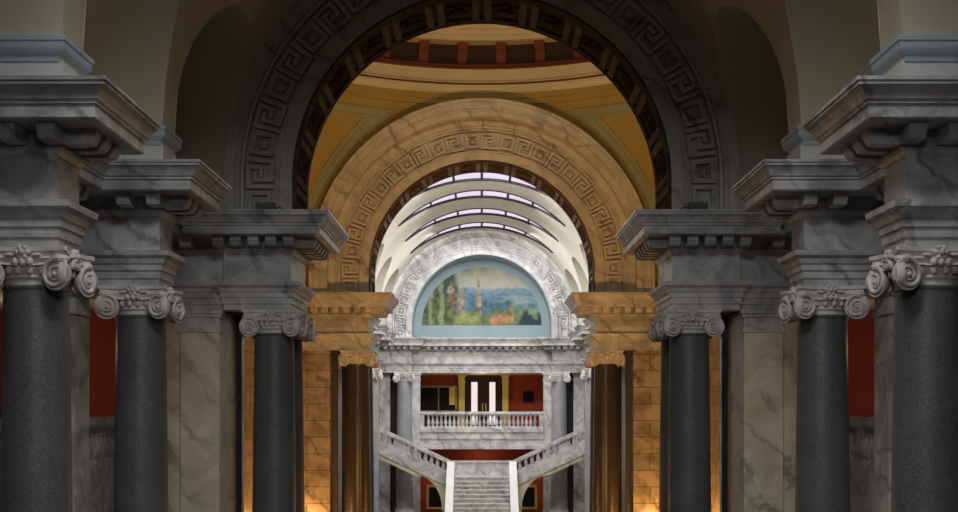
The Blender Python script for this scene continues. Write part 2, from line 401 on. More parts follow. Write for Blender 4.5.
def entab(path, mit, i0, i1, s, label, name='entablature', mats=('marble', 'marble', 'marble'), conv=None):
    """one entablature piece over path[i0..i1]; s mirrors x"""
    pts = [(s * x, y) for x, y in path[i0:i1 + 1]]; ms = [(s * x, y) for x, y in mit[i0:i1 + 1]]
    cx = sum(p[0] for p in pts) / len(pts); cy = sum(p[1] for p in pts) / len(pts)
    r = empty(name, (cx, cy, 2.05 + EZ)); tag(r, label, 'entablature', 'carved marble entablatures')
    for nm, pr, mt in (('architrave', ARCHI, mats[0]), ('frieze', FRIEZE, mats[1]), ('cornice', CORN, mats[2])):
        mb = MB(); mb.sweep(pts, ms, pr); local(mb.build(nm, mt, ang=25), r)
    # modillions: one object per bracket
    for i in range(i0, i1):
        a = Vector(path[i]); b = Vector(path[i + 1]); d = b - a; L = d.length; d.normalize(); n = Vector((-d.y, d.x))
        def end(j, sign):
            if j <= 0 or j >= len(path) - 1: return 0.15
            return -0.02 if Vector(mit[j]).dot(d) * sign < 0 else 0.95
        if L < 0.4: continue
        # convex when the mitre leans outwards along the segment
        s0 = end(i, 1); s1 = L - end(i + 1, -1)
        if s1 - s0 < 0.1: s0 = s1 = (s0 + s1) / 2
        k = max(1, int(round((s1 - s0) / 0.39)))
        for q in range(k + 1):
            t = s0 + (s1 - s0) * q / k
            p = a + d * t + n * 0.025
            o = link('modillion', MODME, None); o.location = (s * p.x, p.y, 3.53 + EZ)
            nn = Vector((s * n.x, n.y)); o.rotation_euler = (0, 0, math.atan2(nn.y, nn.x) - PI / 2); local(o, r)
            if s1 == s0: break
NP = [(6.8, -2.0), (6.8, 15.86), (5.38, 15.86), (5.38, 16.70), (6.8, 16.70), (6.8, 20.86), (5.38, 20.86), (5.38, 21.70), (6.8, 21.70),
      (6.8, 26.05), (5.35, 26.05), (5.35, 25.90), (3.95, 25.90), (3.95, 28.0), (7.8, 28.0)]
NM = mitres(NP)
FP = [(7.8, 43.65), (3.95, 43.65), (3.95, 45.75), (6.8, 45.75)]
for d in FAR_COLS: FP += [(6.8, d - .42), (5.38, d - .42), (5.38, d + .42), (6.8, d + .42)]
FP += [(6.8, 70.30), (5.35, 70.30), (5.35, 70.22), (3.95, 70.22), (3.95, 70.85), (-3.95, 70.85), (-3.95, 70.22)]
FM = mitres(FP); nF = len(FP)
ordn = ['first', 'second', 'third', 'fourth']
for s in (-1, 1):
    n = SIDE[s]
    entab(NP, NM, 1, 4, s, 'projecting grey marble entablature block over the column closest to the camera on the %s' % n)
    entab(NP, NM, 5, 8, s, 'projecting grey marble entablature block over the second column from the camera on the %s' % n)
    entab(NP, NM, 9, 14, s, 'broad marble entablature carrying the %s foot of the dark near arch' % n)
    entab(NP, NM, 0, 1, s, 'recessed entablature run beside the camera along the %s wall' % n)
    entab(NP, NM, 4, 5, s, 'recessed entablature run between the two near column blocks on the %s' % n)
    entab(NP, NM, 8, 9, s, 'recessed entablature run between second column block and arch pier on the %s' % n)
    entab(FP, FM, 0, 3, s, 'amber-lit marble entablature carrying the %s foot of the rotunda far arch' % n)
    k = 3
    for i, d in enumerate(FAR_COLS):
        entab(FP, FM, k, k + 1, s, 'recessed white entablature before the %s far hall column on the %s' % (ordn[i], n))
        entab(FP, FM, k + 1, k + 4, s, 'white entablature block over the %s column of the bright far hall, %s side' % (ordn[i], n)); k += 4
    entab(FP, FM, k, k + 1, s, 'recessed white entablature run next to the end wall of the far hall on the %s' % n)
    entab(FP, FM, k + 1, k + 5, s, 'white entablature carrying the %s foot of the mural arch' % n)
entab(FP, FM, nF - 3, nF - 2, 1, 'straight white entablature above the balcony and below the mural')

# ------------------------------------------------------------------ ionic columns
CAPT = 0.47                     # capital height
def capital_meshes():
    body = MB()
    # abacus: concave-sided slab in two tiers (z = 0 at the abacus top)
    for (z0, z1, hw, dip) in ((-0.055, 0.0, 0.60, 0.14), (-0.12, -0.055, 0.565, 0.14)):
        pts = []
        for q in range(4):
            a = q * PI / 2
            for i in range(9):
                t = -1 + 2 * i / 8 * 0.94 + 0.06
                t = -0.94 + 1.88 * i / 8
                x = hw - dip * (1 - t * t); y = hw * t
                pts.append((x * math.cos(a) - y * math.sin(a), x * math.sin(a) + y * math.cos(a)))
        k = len(pts)
        body.add([(x, y, z0) for x, y in pts] + [(x, y, z1) for x, y in pts], [tuple(range(k))[::-1], tuple(range(k, 2 * k))] + [(i, (i + 1) % k, k + (i + 1) % k, k + i) for i in range(k)])
    body.lathe([(0.0, -0.12), (0.45, -0.12), (0.47, -0.20), (0.455, -0.27), (0.41, -0.335), (0.415, -0.345), (0.43, -0.37), (0.415, -0.395), (0.395, -0.40), (0.39, -0.47), (0, -0.47)], 40)
    for i in range(20):
        a = 2 * PI * (i + .5) / 20; body.ellipsoid((0.445 * math.cos(a), 0.445 * math.sin(a), -0.275), (0.05, 0.05, 0.07), 8, 5)
    # channel band on each face
    for q in range(4):
        m3 = Matrix.Rotation(q * PI / 2, 3, 'Z'); vs = []; n = 9
        for i in range(n):
            t = -0.36 + 0.72 * i / (n - 1); dp = 0.50 - 0.05 * (1 - (t / 0.36) ** 2); sg = -0.025 * (1 - (t / 0.36) ** 2)
            for (yy, zz) in ((dp, -0.12), (dp + 0.02, -0.14), (dp - 0.01, -0.18 + sg), (dp + 0.015, -0.21 + sg), (0.30, -0.22 + sg), (0.30, -0.12)):
                vs.append(m3 @ Vector((t, -yy, zz)))
        body.add(vs, [(i * 6 + k, (i + 1) * 6 + k, (i + 1) * 6 + (k + 1) % 6, i * 6 + (k + 1) % 6) for i in range(n - 1) for k in range(6)])
    cap = body.data('capital'); cap.materials.append(M['cap'])
    # corner volute (towards -x -y): two spiral faces and the bolster between them
    vol = MB()
    for nrm, tan in (((0, -1), (-1, 0)), ((-1, 0), (0, -1))):
        nv = Vector((*nrm, 0)); tv = Vector((*tan, 0)); ax = (nv * math.cos(.34) - tv * math.sin(.34)).normalized()
        cpt = nv * 0.535 + tv * 0.43 + Vector((0, 0, -0.35))
        u = ax.cross(Vector((0, 0, 1))).normalized(); 
        if u.dot(tv) < 0: u = -u
        fr = Matrix((( u.x, 0, ax.x, cpt.x), (u.y, 0, ax.y, cpt.y), (u.z, 1, ax.z, cpt.z), (0, 0, 0, 1)))
        vol.lathe([(0, -0.10), (0.17, -0.10), (0.20, -0.05), (0.205, 0.0), (0.19, 0.0), (0.185, -0.02), (0.0, -0.02)], 22, frame=fr)
        pts = []; rd = []
        for i in range(56):
            th = 2 * PI * 2.6 * i / 55; r = 0.195 * math.exp(-0.112 * th); 
            p = fr @ Vector((r * math.cos(th + PI * .55), r * math.sin(th + PI * .55), 0.012)); pts.append(p); rd.append(0.030 * math.exp(-0.075 * th))
        vol.tube(pts, rd, 6, up=tuple(ax))
        vol.ellipsoid(fr @ Vector((0, 0, 0.02)), (0.035, 0.035, 0.035), 8, 5)
    vol.ellipsoid((-0.50, -0.50, -0.35), (0.075, 0.075, 0.185), 10, 7)
    vol.ellipsoid((-0.47, -0.47, -0.15), (0.12, 0.12, 0.07), 10, 6)
    vm = vol.data('volute'); vm.materials.append(M['cap'])
    ro = MB()
    for i in range(6):
        a = 2 * PI * i / 6; ro.ellipsoid((0.065 * math.cos(a), -0.50, -0.07 + 0.065 * math.sin(a)), (0.042, 0.05, 0.042), 8, 5)
    ro.ellipsoid((0, -0.53, -0.07), (0.045, 0.05, 0.045), 8, 5)
    for t in (-0.09, 0, 0.09): ro.ellipsoid((t, -0.49, -0.19), (0.05, 0.06, 0.06), 8, 5)
    for t in (-0.17, 0.17): ro.ellipsoid((t, -0.495, -0.10), (0.07, 0.035, 0.03), 8, 5)
    rm = ro.data('rosette'); rm.materials.append(M['cap'])
    return cap, vm, rm
CAPME, VOLME, ROSME = capital_meshes()
COLH = EZ + 2.05               # floor to architrave
sh = MB(); zt = COLH - 0.47; prof = [(0.0, 0.52), (0.505, 0.52), (0.505, 0.56), (0.48, 0.60), (0.475, 0.64)]
for i in range(13):
    t = i / 12; prof.append((0.475 - 0.067 * t ** 1.7, 0.64 + (zt - 0.70) * t))
prof += [(0.42, zt - 0.05), (0.425, zt - 0.02), (0.40, zt), (0, zt)]
sh.lathe(prof, 48); SHAFTME = sh.data('shaft'); SHAFTME.materials.append(M['granite'])
ba = MB(); ba.lathe([(0, .18), (.60, .18), (.63, .21), (.63, .27), (.60, .30), (.54, .31), (.51, .36), (.53, .40), (.55, .42), (.55, .46), (.53, .49), (.515, .50), (.515, .52), (0, .52)], 48)
BASEME = ba.data('base'); BASEME.materials.append(M['cap'])
pl = MB(); pl.box(-.64, .64, -.64, .64, 0, .18); PLME = pl.data('plinth', smooth=False); PLME.materials.append(M['cap'])
SHAFTS = {'granite': SHAFTME}
for k_ in ('granite_daylit', 'granite_polished'):
    me_ = SHAFTME.copy(); me_.materials.clear(); me_.materials.append(M[k_]); SHAFTS[k_] = me_
def column(x, y, label, stone='granite'):
    r = empty('granite_column', (x, y, 0)); tag(r, label, 'column', 'ionic granite columns')
    link('shaft', SHAFTS[stone], None, r); link('base', BASEME, None, r); link('plinth', PLME, None, r)
    c = link('capital', CAPME, None, r, (0, 0, COLH))
    for q in range(4):
        link('volute', VOLME, None, c, (0, 0, 0), q * PI / 2); link('rosette', ROSME, None, c, (0, 0, 0), q * PI / 2)
for s in (-1, 1):
    n = SIDE[s]
    column(s * 5.8, 16.28, 'thick grey granite column closest to the camera on the %s' % n)
    column(s * 5.8, 21.28, 'grey granite column second from the camera on the %s, in front of a red wall' % n)
    column(s * 4.37, 26.32, 'dark granite column at the front of the near arch pier on the %s' % n)
    column(s * 4.37, 27.58, 'dark granite column half hidden behind the near arch column on the %s' % n)
    column(s * 4.37, 44.07, 'amber-lit polished column under the rotunda far arch on the %s' % n, 'granite_polished')
    column(s * 4.37, 45.33, 'brown column just behind the amber-lit far arch column on the %s' % n, 'granite_polished')
    for i, d in enumerate(FAR_COLS):
        column(s * 5.8, d, 'pale-lit grey column, %s in the row on the %s side of the far hall' % (ordn[i], n), 'granite_daylit')
    column(s * 4.37, 70.67, 'pale-lit grey column flanking the far balcony on the %s' % n, 'granite_daylit')

# ------------------------------------------------------------------ pilasters
def pilaster(x0, x1, y0, y1, mat, label, z0=-6.2, z1=2.05, capm='marble', cat='pilaster'):
    x0, x1 = min(x0, x1), max(x0, x1)
    r = empty('pilaster', ((x0 + x1) / 2, (y0 + y1) / 2, z0 + EZ)); tag(r, label, cat, 'marble pilasters')
    bx('shaft', x0, x1, y0, y1, z0 + .4, z1 - .46, mat, r)
    m = MB()
    for (a, b, e) in ((z1 - .46, z1 - .36, .03), (z1 - .36, z1 - .14, .0), (z1 - .14, z1 - .07, .045), (z1 - .07, z1, .08)):
        m.box(x0 - e, x1 + e, y0 - e, y1 + e, a + EZ, b + EZ)
    local(m.build('capital', capm, smooth=False), r)
    m = MB(); m.box(x0 - .05, x1 + .05, y0 - .05, y1 + .05, z0 + EZ, z0 + .25 + EZ); m.box(x0 - .02, x1 + .02, y0 - .02, y1 + .02, z0 + .25 + EZ, z0 + .4 + EZ)
    local(m.build('base', capm, smooth=False), r)
for s in (-1, 1):
    n = SIDE[s]
    pilaster(s * 6.8, s * 7.25, 15.9, 16.66, 'marble', 'veined marble pilaster behind the closest column on the %s' % n)
    pilaster(s * 6.8, s * 7.25, 20.9, 21.66, 'marble', 'veined marble pilaster behind the second column on the %s' % n)
    pilaster(s * 5.45, s * 6.26, 25.98, 26.12, 'marble_pier', 'broad warm-lit veined marble pilaster on the near arch pier, %s side' % n)
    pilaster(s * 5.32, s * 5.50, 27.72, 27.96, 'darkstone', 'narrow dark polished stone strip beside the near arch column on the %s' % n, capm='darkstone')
    pilaster(s * 5.06, s * 5.26, 43.80, 44.0, 'granite_polished', 'slim dark strip between amber masonry and far arch column on the %s' % n, capm='granite_polished')
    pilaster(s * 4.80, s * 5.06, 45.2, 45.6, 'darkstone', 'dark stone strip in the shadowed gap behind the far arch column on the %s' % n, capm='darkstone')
    for i, d in enumerate(FAR_COLS):
        pilaster(s * 6.8, s * 7.25, d - .38, d + .38, 'marble', 'white pilaster behind the %s column of the far hall on the %s' % (ordn[i], n))
    pilaster(s * 5.20, s * 5.80, 70.92, 71.0, 'marble', 'white pilaster in the end corner of the far hall on the %s' % n)
    pilaster(s * 3.50, s * 3.95, 70.86, 71.4, 'marble', 'white pilaster at the edge of the far balcony on the %s' % n)

# white plaster pier bases above the near entablature blocks
for s in (-1, 1):
    for (a, b), w_ in (((15.86, 16.70), 'closest column'), ((20.86, 21.70), 'second column')):
        r = empty('pier_base', (s * 6.5, (a + b) / 2, 4.0 + EZ)); tag(r, 'pale painted plaster pier base standing on the entablature over the %s on the %s' % (w_, SIDE[s]), 'pier base', 'plaster pier bases')
        bx('plinth', s * 5.31, s * 8.9, a - .03, b + .03, 4.0, 4.40, 'plinthwhite', r)
        m = MB()
        path = [(8.9, a), (5.40, a), (5.40, b), (8.9, b)]; mt = mitres(path)
        m.sweep([(s * x, y) for x, y in path], [(s * x, y) for x, y in mt], [(-.3, 4.40), (.05, 4.40), (.06, 4.46), (.13, 4.52), (.15, 4.57), (.15, 4.63), (.17, 4.64), (.17, 4.70), (.02, 4.72), (-.3, 4.72)])
        local(m.build('moulding', 'paleblue'), r)

# ------------------------------------------------------------------ arches
AR, AC, AS = 3.95, 4.75, 4.0     # intrados radius, centre height, springing height
def arc_pt(sdist, r, rm):
    """point (x, zrel) at arc length sdist measured at radius rm, radius r"""
    st = AC - AS; L = PI * rm
    if sdist < st: return (-r, AS + sdist)
    if sdist > st + L: return (r, AC - (sdist - st - L))
    a = PI - (sdist - st) / rm
    return (r * math.cos(a), AC + r * math.sin(a))
def arc_extrude(mb, prof, n=72):
    """prof closed list of (radius, y); swept along stilted arch"""
    P = len(prof); vs = []; fs = []
    ss = [(-1, 0)]; sec = []
    for i in range(n + 3):
        if i == 0: t = ('l',)
        sec.append(i)
    for i in range(n + 3):
        for r, y in prof:
            if i == 0: x, z = -r, AS
            elif i == n + 2: x, z = r, AS
            else:
                a = PI - PI * (i - 1) / n; x, z = r * math.cos(a), AC + r * math.sin(a)
            vs.append((x, y, z + EZ))
    m = n + 3
    for i in range(m - 1):
        for k in range(P): fs.append((i * P + k, (i + 1) * P + k, (i + 1) * P + (k + 1) % P, i * P + (k + 1) % P))
    fs.append(tuple(range(P))); fs.append(tuple((m - 1) * P + k for k in range(P))[::-1])
    mb.add(vs, fs)
def relief(mb, polys, yf, h, rm, wdt=0.075):
    """raised strips: polylines in (s, v)"""
    for pl in polys:
        for (s0, v0), (s1, v1) in zip(pl[:-1], pl[1:]):
            hw = wdt / 2; last = (s1, v1) == pl[-1] and pl[0] != pl[-1]
            if abs(s1 - s0) > abs(v1 - v0):
                g = 1 if s1 > s0 else -1; e0, e1 = s0 - g * hw, s1 - g * hw + (2 * g * hw if last else 0)
                a, b = min(e0, e1), max(e0, e1); k = max(1, int((b - a) / 0.25)); q = [(a + (b - a) * i / k, v0 - hw, v0 + hw) for i in range(k + 1)]
            else:
                g = 1 if v1 > v0 else -1; e0, e1 = v0 - g * hw, v1 - g * hw + (2 * g * hw if last else 0)
                a, b = min(e0, e1), max(e0, e1); q = [(s0 - hw, a, b), (s0 + hw, a, b)]
            vs = []; fs = []
            for (ss, va_, vb_) in q:
                for v in (va_, vb_):
                    x, z = arc_pt(ss, rm + v, rm)
                    vs += [(x, yf, z + EZ), (x, yf - h, z + EZ)]
            k = len(q)
            for i in range(k - 1):
                A = i * 4; B = A + 4
                fs += [(A + 1, B + 1, B + 3, A + 3), (A, B, B + 1, A + 1), (A + 2, A + 3, B + 3, B + 2), (A, A + 2, B + 2, B)]
            fs += [(0, 1, 3, 2), ((k - 1) * 4, (k - 1) * 4 + 2, (k - 1) * 4 + 3, (k - 1) * 4 + 1)]
            mb.add(vs, fs)
def arch(yf, depth, mat, sof_mat, label, ring=False, sof=True, cat='arch'):
    r = empty('marble_arch', (0, yf + depth / 2, AS + EZ)); tag(r, label, cat)
    m = MB()
    arc_extrude(m, [(AR, yf + depth), (AR, yf), (4.20, yf), (4.215, yf - .05), (4.27, yf - .05), (4.285, yf + .06), (4.93, yf + .06), (4.945, yf - .05), (5.0, yf - .07), (5.05, yf - .02),
                    (5.10, yf - .02), (5.14, yf - .09), (5.36, yf - .11), (5.36, yf + depth)])
    local(m.build('archivolt', mat), r)
    rm = 4.607; U = 13; T = 2 * (AC - AS) + PI * rm; u = T / U
    k = MB()
    polys = []
    for i in range(U):
        o = i * u; q = u / 1.227
        polys.append([(o + .09 * q, -.20), (o + .09 * q, .20), (o + .49 * q, .20), (o + .49 * q, -.20), (o + .09 * q, -.20)])
        if i < U - 1:
            polys.append([(o + .62 * q, -.24), (o + .62 * q, .24), (o + 1.02 * q, .24), (o + 1.02 * q, -.02), (o + .86 * q, -.02)])
            polys.append([(o + 1.16 * q, .24), (o + 1.16 * q, -.24), (o + .76 * q, -.24), (o + .76 * q, .10), (o + .88 * q, .10)])
        else:
            polys.append([(o + .62 * q, -.20), (o + .62 * q, .20), (o + 1.10 * q, .20), (o + 1.10 * q, -.20), (o + .62 * q, -.20)])
    relief(k, polys, yf + .06, 0.12, rm, 0.085)
    local(k.build('meander_relief', mat, smooth=False), r)
    for i in range(U):
        o = i * u + .29 * u / 1.227; x, z = arc_pt(o, rm, rm); ro = MB()
        ro.ellipsoid((x, yf + .02, z + EZ), (.09, .06, .09), 10, 6)
        for q in range(6):
            a = q * PI / 3; ro.ellipsoid((x + .085 * math.cos(a), yf + .02, z + EZ + .085 * math.sin(a)), (.045, .04, .045), 8, 4)
        local(ro.build('rosette', mat), r)
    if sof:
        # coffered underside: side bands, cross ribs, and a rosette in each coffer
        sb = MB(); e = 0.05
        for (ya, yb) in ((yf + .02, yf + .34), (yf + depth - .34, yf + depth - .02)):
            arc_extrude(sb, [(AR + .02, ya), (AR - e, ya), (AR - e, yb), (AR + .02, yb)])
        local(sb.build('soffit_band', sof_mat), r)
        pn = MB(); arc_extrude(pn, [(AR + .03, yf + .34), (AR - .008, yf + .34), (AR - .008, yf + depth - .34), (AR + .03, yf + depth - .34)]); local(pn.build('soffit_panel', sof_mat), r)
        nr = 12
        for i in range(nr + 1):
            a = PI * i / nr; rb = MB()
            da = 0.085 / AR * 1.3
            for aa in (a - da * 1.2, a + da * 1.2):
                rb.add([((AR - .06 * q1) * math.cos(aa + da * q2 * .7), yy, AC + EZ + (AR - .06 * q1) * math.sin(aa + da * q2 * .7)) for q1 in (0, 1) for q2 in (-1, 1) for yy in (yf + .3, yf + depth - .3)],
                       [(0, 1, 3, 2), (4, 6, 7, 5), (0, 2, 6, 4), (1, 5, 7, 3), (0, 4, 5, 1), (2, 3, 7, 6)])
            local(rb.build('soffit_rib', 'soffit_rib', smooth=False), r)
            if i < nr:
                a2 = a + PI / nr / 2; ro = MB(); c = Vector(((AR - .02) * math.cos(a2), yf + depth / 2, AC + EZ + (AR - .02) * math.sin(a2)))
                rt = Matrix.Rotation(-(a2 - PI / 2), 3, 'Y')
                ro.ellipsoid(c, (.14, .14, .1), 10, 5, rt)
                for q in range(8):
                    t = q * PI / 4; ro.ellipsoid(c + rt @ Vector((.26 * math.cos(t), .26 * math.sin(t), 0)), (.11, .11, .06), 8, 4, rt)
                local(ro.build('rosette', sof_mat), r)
    if ring:
        g = MB(); y = yf - .52
        arc_extrude(g, [(5.34, yf + .1), (5.34, y + .04), (5.37, y), (5.52, y), (5.54, y - .04), (5.60, y - .04), (5.62, y), (5.84, y), (5.86, y - .05), (5.97, y - .05), (5.97, yf + .1)])
        local(g.build('outer_ring', mat), r)
    return r
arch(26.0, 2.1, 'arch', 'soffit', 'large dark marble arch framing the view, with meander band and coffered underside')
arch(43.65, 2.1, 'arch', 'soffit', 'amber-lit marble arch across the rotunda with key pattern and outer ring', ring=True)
arch(70.3, 2.1, 'marble', 'blue', 'white marble arch around the mural with key pattern and square rosettes', sof=False)
# plaster above the near and far arch, closing the ends of the vaults
def end_plaster(y0, y1, mat, name, r0=5.2, r1=9.5):
    m = MB(); prof = [(r0, y0), (r1, y0), (r1, y1), (r0, y1)]; arc_extrude(m, prof, 48); struct(name, m, mat)
end_plaster(26.04, 28.0, 'cream', 'wall_front', 5.3, 9.5)
end_plaster(44.4, 45.7, 'cream2', 'wall_front', 5.2, 9.5)
end_plaster(70.4, 72.4, 'cream2', 'wall_front', 5.2, 9.5)

# small floodlights standing on the cornice at the feet of the near arch
for s in (-1, 1):
    X = s * 4.42; Y = 25.55
    r = empty('floodlight', (X, Y, 4.0 + EZ)); tag(r, 'small dark floodlight box on the cornice at the %s foot of the near arch' % SIDE[s], 'floodlight')
    m = MB(); m.box(X - .19, X + .19, Y - .10, Y + .12, 4.05 + EZ, 4.21 + EZ); local(m.build('housing', 'granite', smooth=False), r)
    m = MB(); m.box(X - .15, X - .12, Y - .08, Y + .08, 4.0 + EZ, 4.06 + EZ); m.box(X + .12, X + .15, Y - .08, Y + .08, 4.0 + EZ, 4.06 + EZ); local(m.build('bracket', 'iron', smooth=False), r)
    m = MB(); m.tube([(X - s * .19, Y, 4.10 + EZ), (X - s * .30, Y - .05, 4.12 + EZ), (X - s * .42, Y - .06, 4.03 + EZ), (X - s * .60, Y - .02, 4.012 + EZ)], .012, 6); local(m.build('cable', 'iron'), r)
# ------------------------------------------------------------------ rotunda: pendentives, ring, drum, dome
RC, RH, PR = 35.85, 7.8, 5.97
def pend_pt(z, t, off=0.0):
    """t in 0..1 across the corner between arch plane +y and arch plane +x; quarter toward (+x,+y)"""
    q = math.sqrt(max(0, PR * PR - (z - AC) ** 2)) if z > AC else PR
    rho = math.sqrt(RH * RH + q * q) - off
    a0 = math.atan2(RH, q); a1 = math.atan2(q, RH)
    a = a0 + (a1 - a0) * t
    return Vector((rho * math.cos(a), rho * math.sin(a), z))
for sx in (-1, 1):
    for sy in (-1, 1):
        m = MB(); nz, nt = 40, 20; vs = []; fs = []
        for i in range(nz + 1):
            th = (PI / 2) * i / nz; z = AS if i == 0 else AC + PR * math.sin(th)
            for j in range(nt + 1):
                p = pend_pt(z, j / nt); vs.append((sx * p.x, RC + sy * p.y, p.z + EZ))
        for i in range(nz):
            for j in range(nt): fs.append((i * (nt + 1) + j, i * (nt + 1) + j + 1, (i + 1) * (nt + 1) + j + 1, (i + 1) * (nt + 1) + j))
        m.add(vs, fs); o = m.build('ceiling_pendentive', 'ochre', recalc=False); o['kind'] = 'structure'
        # raised triangular moulding: follows both arches and runs level under the ring
        lines = []
        gap = 0.50; ztop = AC + PR - 0.42
        def az_off(z, d):
            q = math.sqrt(max(0, PR * PR - (z - AC) ** 2)) if z > AC else PR
            rho = math.sqrt(RH * RH + q * q); a0 = math.atan2(RH, q); a1 = math.atan2(q, RH)
            return d / rho / (a0 - a1) if a0 - a1 > 1e-4 else 1
        frm = MB()
        prof = [(-.17, 0.0), (-.17, .05), (-.10, .09), (-.05, .05), (.05, .05), (.10, .09), (.17, .05), (.17, 0.0)]
        def ribbon(side):
            vs = []; fs = []; ths = []
            n = 34
            for i in range(n + 1):
                z = AS + (ztop - AS) * (1 - (1 - i / n) ** 1.6)
                # perpendicular distance from the arch grows to an azimuth gap near the crown
                q = math.sqrt(max(1e-6, PR * PR - (z - AC) ** 2)) if z > AC else PR
                sl = 1.0 if z <= AC else min(4.0, PR / max(q, .3))
                for (d, h) in prof:
                    t = az_off(z, (gap + d) * sl); t = min(max(t, 0), 0.5)
                    if side: t = 1 - t
                    p = pend_pt(z, t, h); vs.append((sx * p.x, RC + sy * p.y, p.z + EZ))
            P = len(prof)
            for i in range(n):
                for k in range(P - 1): fs.append((i * P + k, (i + 1) * P + k, (i + 1) * P + k + 1, i * P + k + 1))
            frm.add(vs, fs)
        ribbon(False); ribbon(True)
        q = math.sqrt(PR * PR - (ztop - AC) ** 2); sl = min(4.0, PR / q); t0 = az_off(ztop, (gap - .17) * sl); n = 24; vs = []; fs = []
        for i in range(n + 1):
            t = t0 + (1 - 2 * t0) * i / n
            for (d, h) in prof:
                p = pend_pt(ztop + d * .9 - .1, t, h); vs.append((sx * p.x, RC + sy * p.y, p.z + EZ))
        P = len(prof)
        for i in range(n):
            for k in range(P - 1): fs.append((i * P + k, (i + 1) * P + k, (i + 1) * P + k + 1, i * P + k + 1))
        frm.add(vs, fs)
        o = frm.build('trim_pendentive', 'sage', recalc=False); o['kind'] = 'structure'
r = empty('dome_ring', (0, RC, 10.6 + EZ)); tag(r, 'painted cream and red cornice ring with brackets below the dome', 'cornice')
def ringpart(name, prof, mat):
    m = MB(); m.lathe([(a, z + EZ) for a, z in prof], 128, (0, RC), closed_prof=True); return local(m.build(name, mat), r)
ringpart('base_band', [(8.3, 10.62), (7.80, 10.62), (7.78, 10.80), (7.74, 10.82), (7.74, 11.0), (8.3, 11.0)], 'ochre')
ringpart('lower_moulding', [(8.3, 11.0), (7.70, 11.0), (7.62, 11.06), (7.58, 11.14), (7.58, 11.26), (8.3, 11.26)], 'ringcream')
ringpart('red_line', [(8.3, 11.26), (7.62, 11.26), (7.62, 11.34), (8.3, 11.34)], 'ringred')
ringpart('cream_band', [(8.3, 11.34), (7.60, 11.34), (7.58, 11.37), (7.66, 11.42), (7.66, 11.76), (7.60, 11.80), (8.3, 11.80)], 'ringcream')
ringpart('red_moulding', [(8.3, 11.80), (7.62, 11.80), (7.60, 11.86), (7.70, 11.90), (7.68, 11.98), (7.74, 12.02), (8.3, 12.02)], 'ringred')
ringpart('bracket_frieze', [(8.5, 12.02), (7.95, 12.02), (7.95, 12.74), (8.5, 12.74)], 'ringdark')
ringpart('upper_cornice', [(8.5, 12.74), (7.35, 12.74), (7.33, 12.88), (7.25, 12.90), (7.22, 13.05), (7.12, 13.08), (7.05, 13.22), (7.05, 13.34), (7.2, 13.36), (8.5, 13.36)], 'ringcream')
for i in range(36):
    a = 2 * PI * (i + .5) / 36; m = MB(); ca, sa = math.cos(a), math.sin(a)
    vs = []
    for t in (-.17, .17):
        for (rr, z) in ((7.98, 12.02), (7.84, 12.06), (7.80, 12.40), (7.62, 12.55), (7.55, 12.74), (7.98, 12.74)):
            vs.append((rr * ca - t * sa, RC + rr * sa + t * ca, z + EZ))
    m.add(vs, [tuple(range(6)), tuple(range(6, 12))[::-1]] + [(k, 6 + k, 6 + (k + 1) % 6, (k + 1) % 6) for k in range(6)])
    local(m.build('bracket', 'ringred', smooth=False), r)
dm = MB(); prof = [(7.9, 13.3), (7.9, 17.0)]
for i in range(1, 17):
    a = PI / 2 * i / 16; prof.append((7.9 * math.cos(a) + 0.001, 17.0 + 7.9 * math.sin(a)))
dm.lathe([(a, z + EZ) for a, z in prof], 64, (0, RC)); struct('ceiling_dome', dm, 'ochre')

# ------------------------------------------------------------------ galleries beside the near hall: balustrades
def baluster_mesh(h, rr):
    m = MB(); m.lathe([(0, 0), (rr, 0), (rr, .06 * h), (rr * .55, .1 * h), (rr * .6, .14 * h), (rr * .98, .30 * h), (rr * .9, .42 * h), (rr * .42, .72 * h), (rr * .5, .80 * h), (rr * .72, .84 * h), (rr * .5, .88 * h), (rr * .95, .93 * h), (rr * .95, h), (0, h)], 14)
    me = m.data('baluster'); me.materials.append(M['marble']); return me
BAL = baluster_mesh(0.66, 0.105)
def balustrade(p0, p1, label, zf=-1.15, nb=None, dies=True):
    """straight level balustrade between plan points"""
    a = Vector(p0); b = Vector(p1); d = (b - a); L = d.length; d.normalize(); n = Vector((-d.y, d.x))
    r = empty('balustrade', (a.x, a.y, zf + EZ), math.atan2(d.y, d.x)); tag(r, label, 'balustrade', 'marble balustrades')
    def pb(nm, prof, x0=0, x1=L):
        m = MB(); k = len(prof); m.add([(x0, y, z) for y, z in prof] + [(x1, y, z) for y, z in prof], [tuple(range(k)), tuple(range(k, 2 * k))[::-1]] + [(i, k + i, k + (i + 1) % k, (i + 1) % k) for i in range(k)])
        return m.build(nm, 'marble', r, smooth=False)
    pb('base_rail', [(-.16, 0), (.16, 0), (.16, .10), (.13, .14), (-.13, .14), (-.16, .10)])
    pb('handrail', [(-.12, .80), (.12, .80), (.17, .86), (.17, .96), (.12, 1.0), (-.12, 1.0), (-.17, .96), (-.17, .86)])
    if dies:
        for x in (0, L - .22): pb('die', [(-.13, .12), (.13, .12), (.13, .82), (-.13, .82)], x, x + .22)
    k = nb or max(2, int((L - .5) / .25))
    for i in range(k):
        link('baluster', BAL, None, r, (.34 + (L - .68) * (i + .5) / k, 0, .14))
for s in (-1, 1):
    n = SIDE[s]
    balustrade((s * 7.2, 16.66), (s * 7.2, 20.9), 'gallery balustrade between the pilasters of the first and second column on the %s' % n)
    balustrade((s * 7.2, 21.66), (s * 7.2, 25.95), 'gallery balustrade below the red wall beyond the second column on the %s' % n)

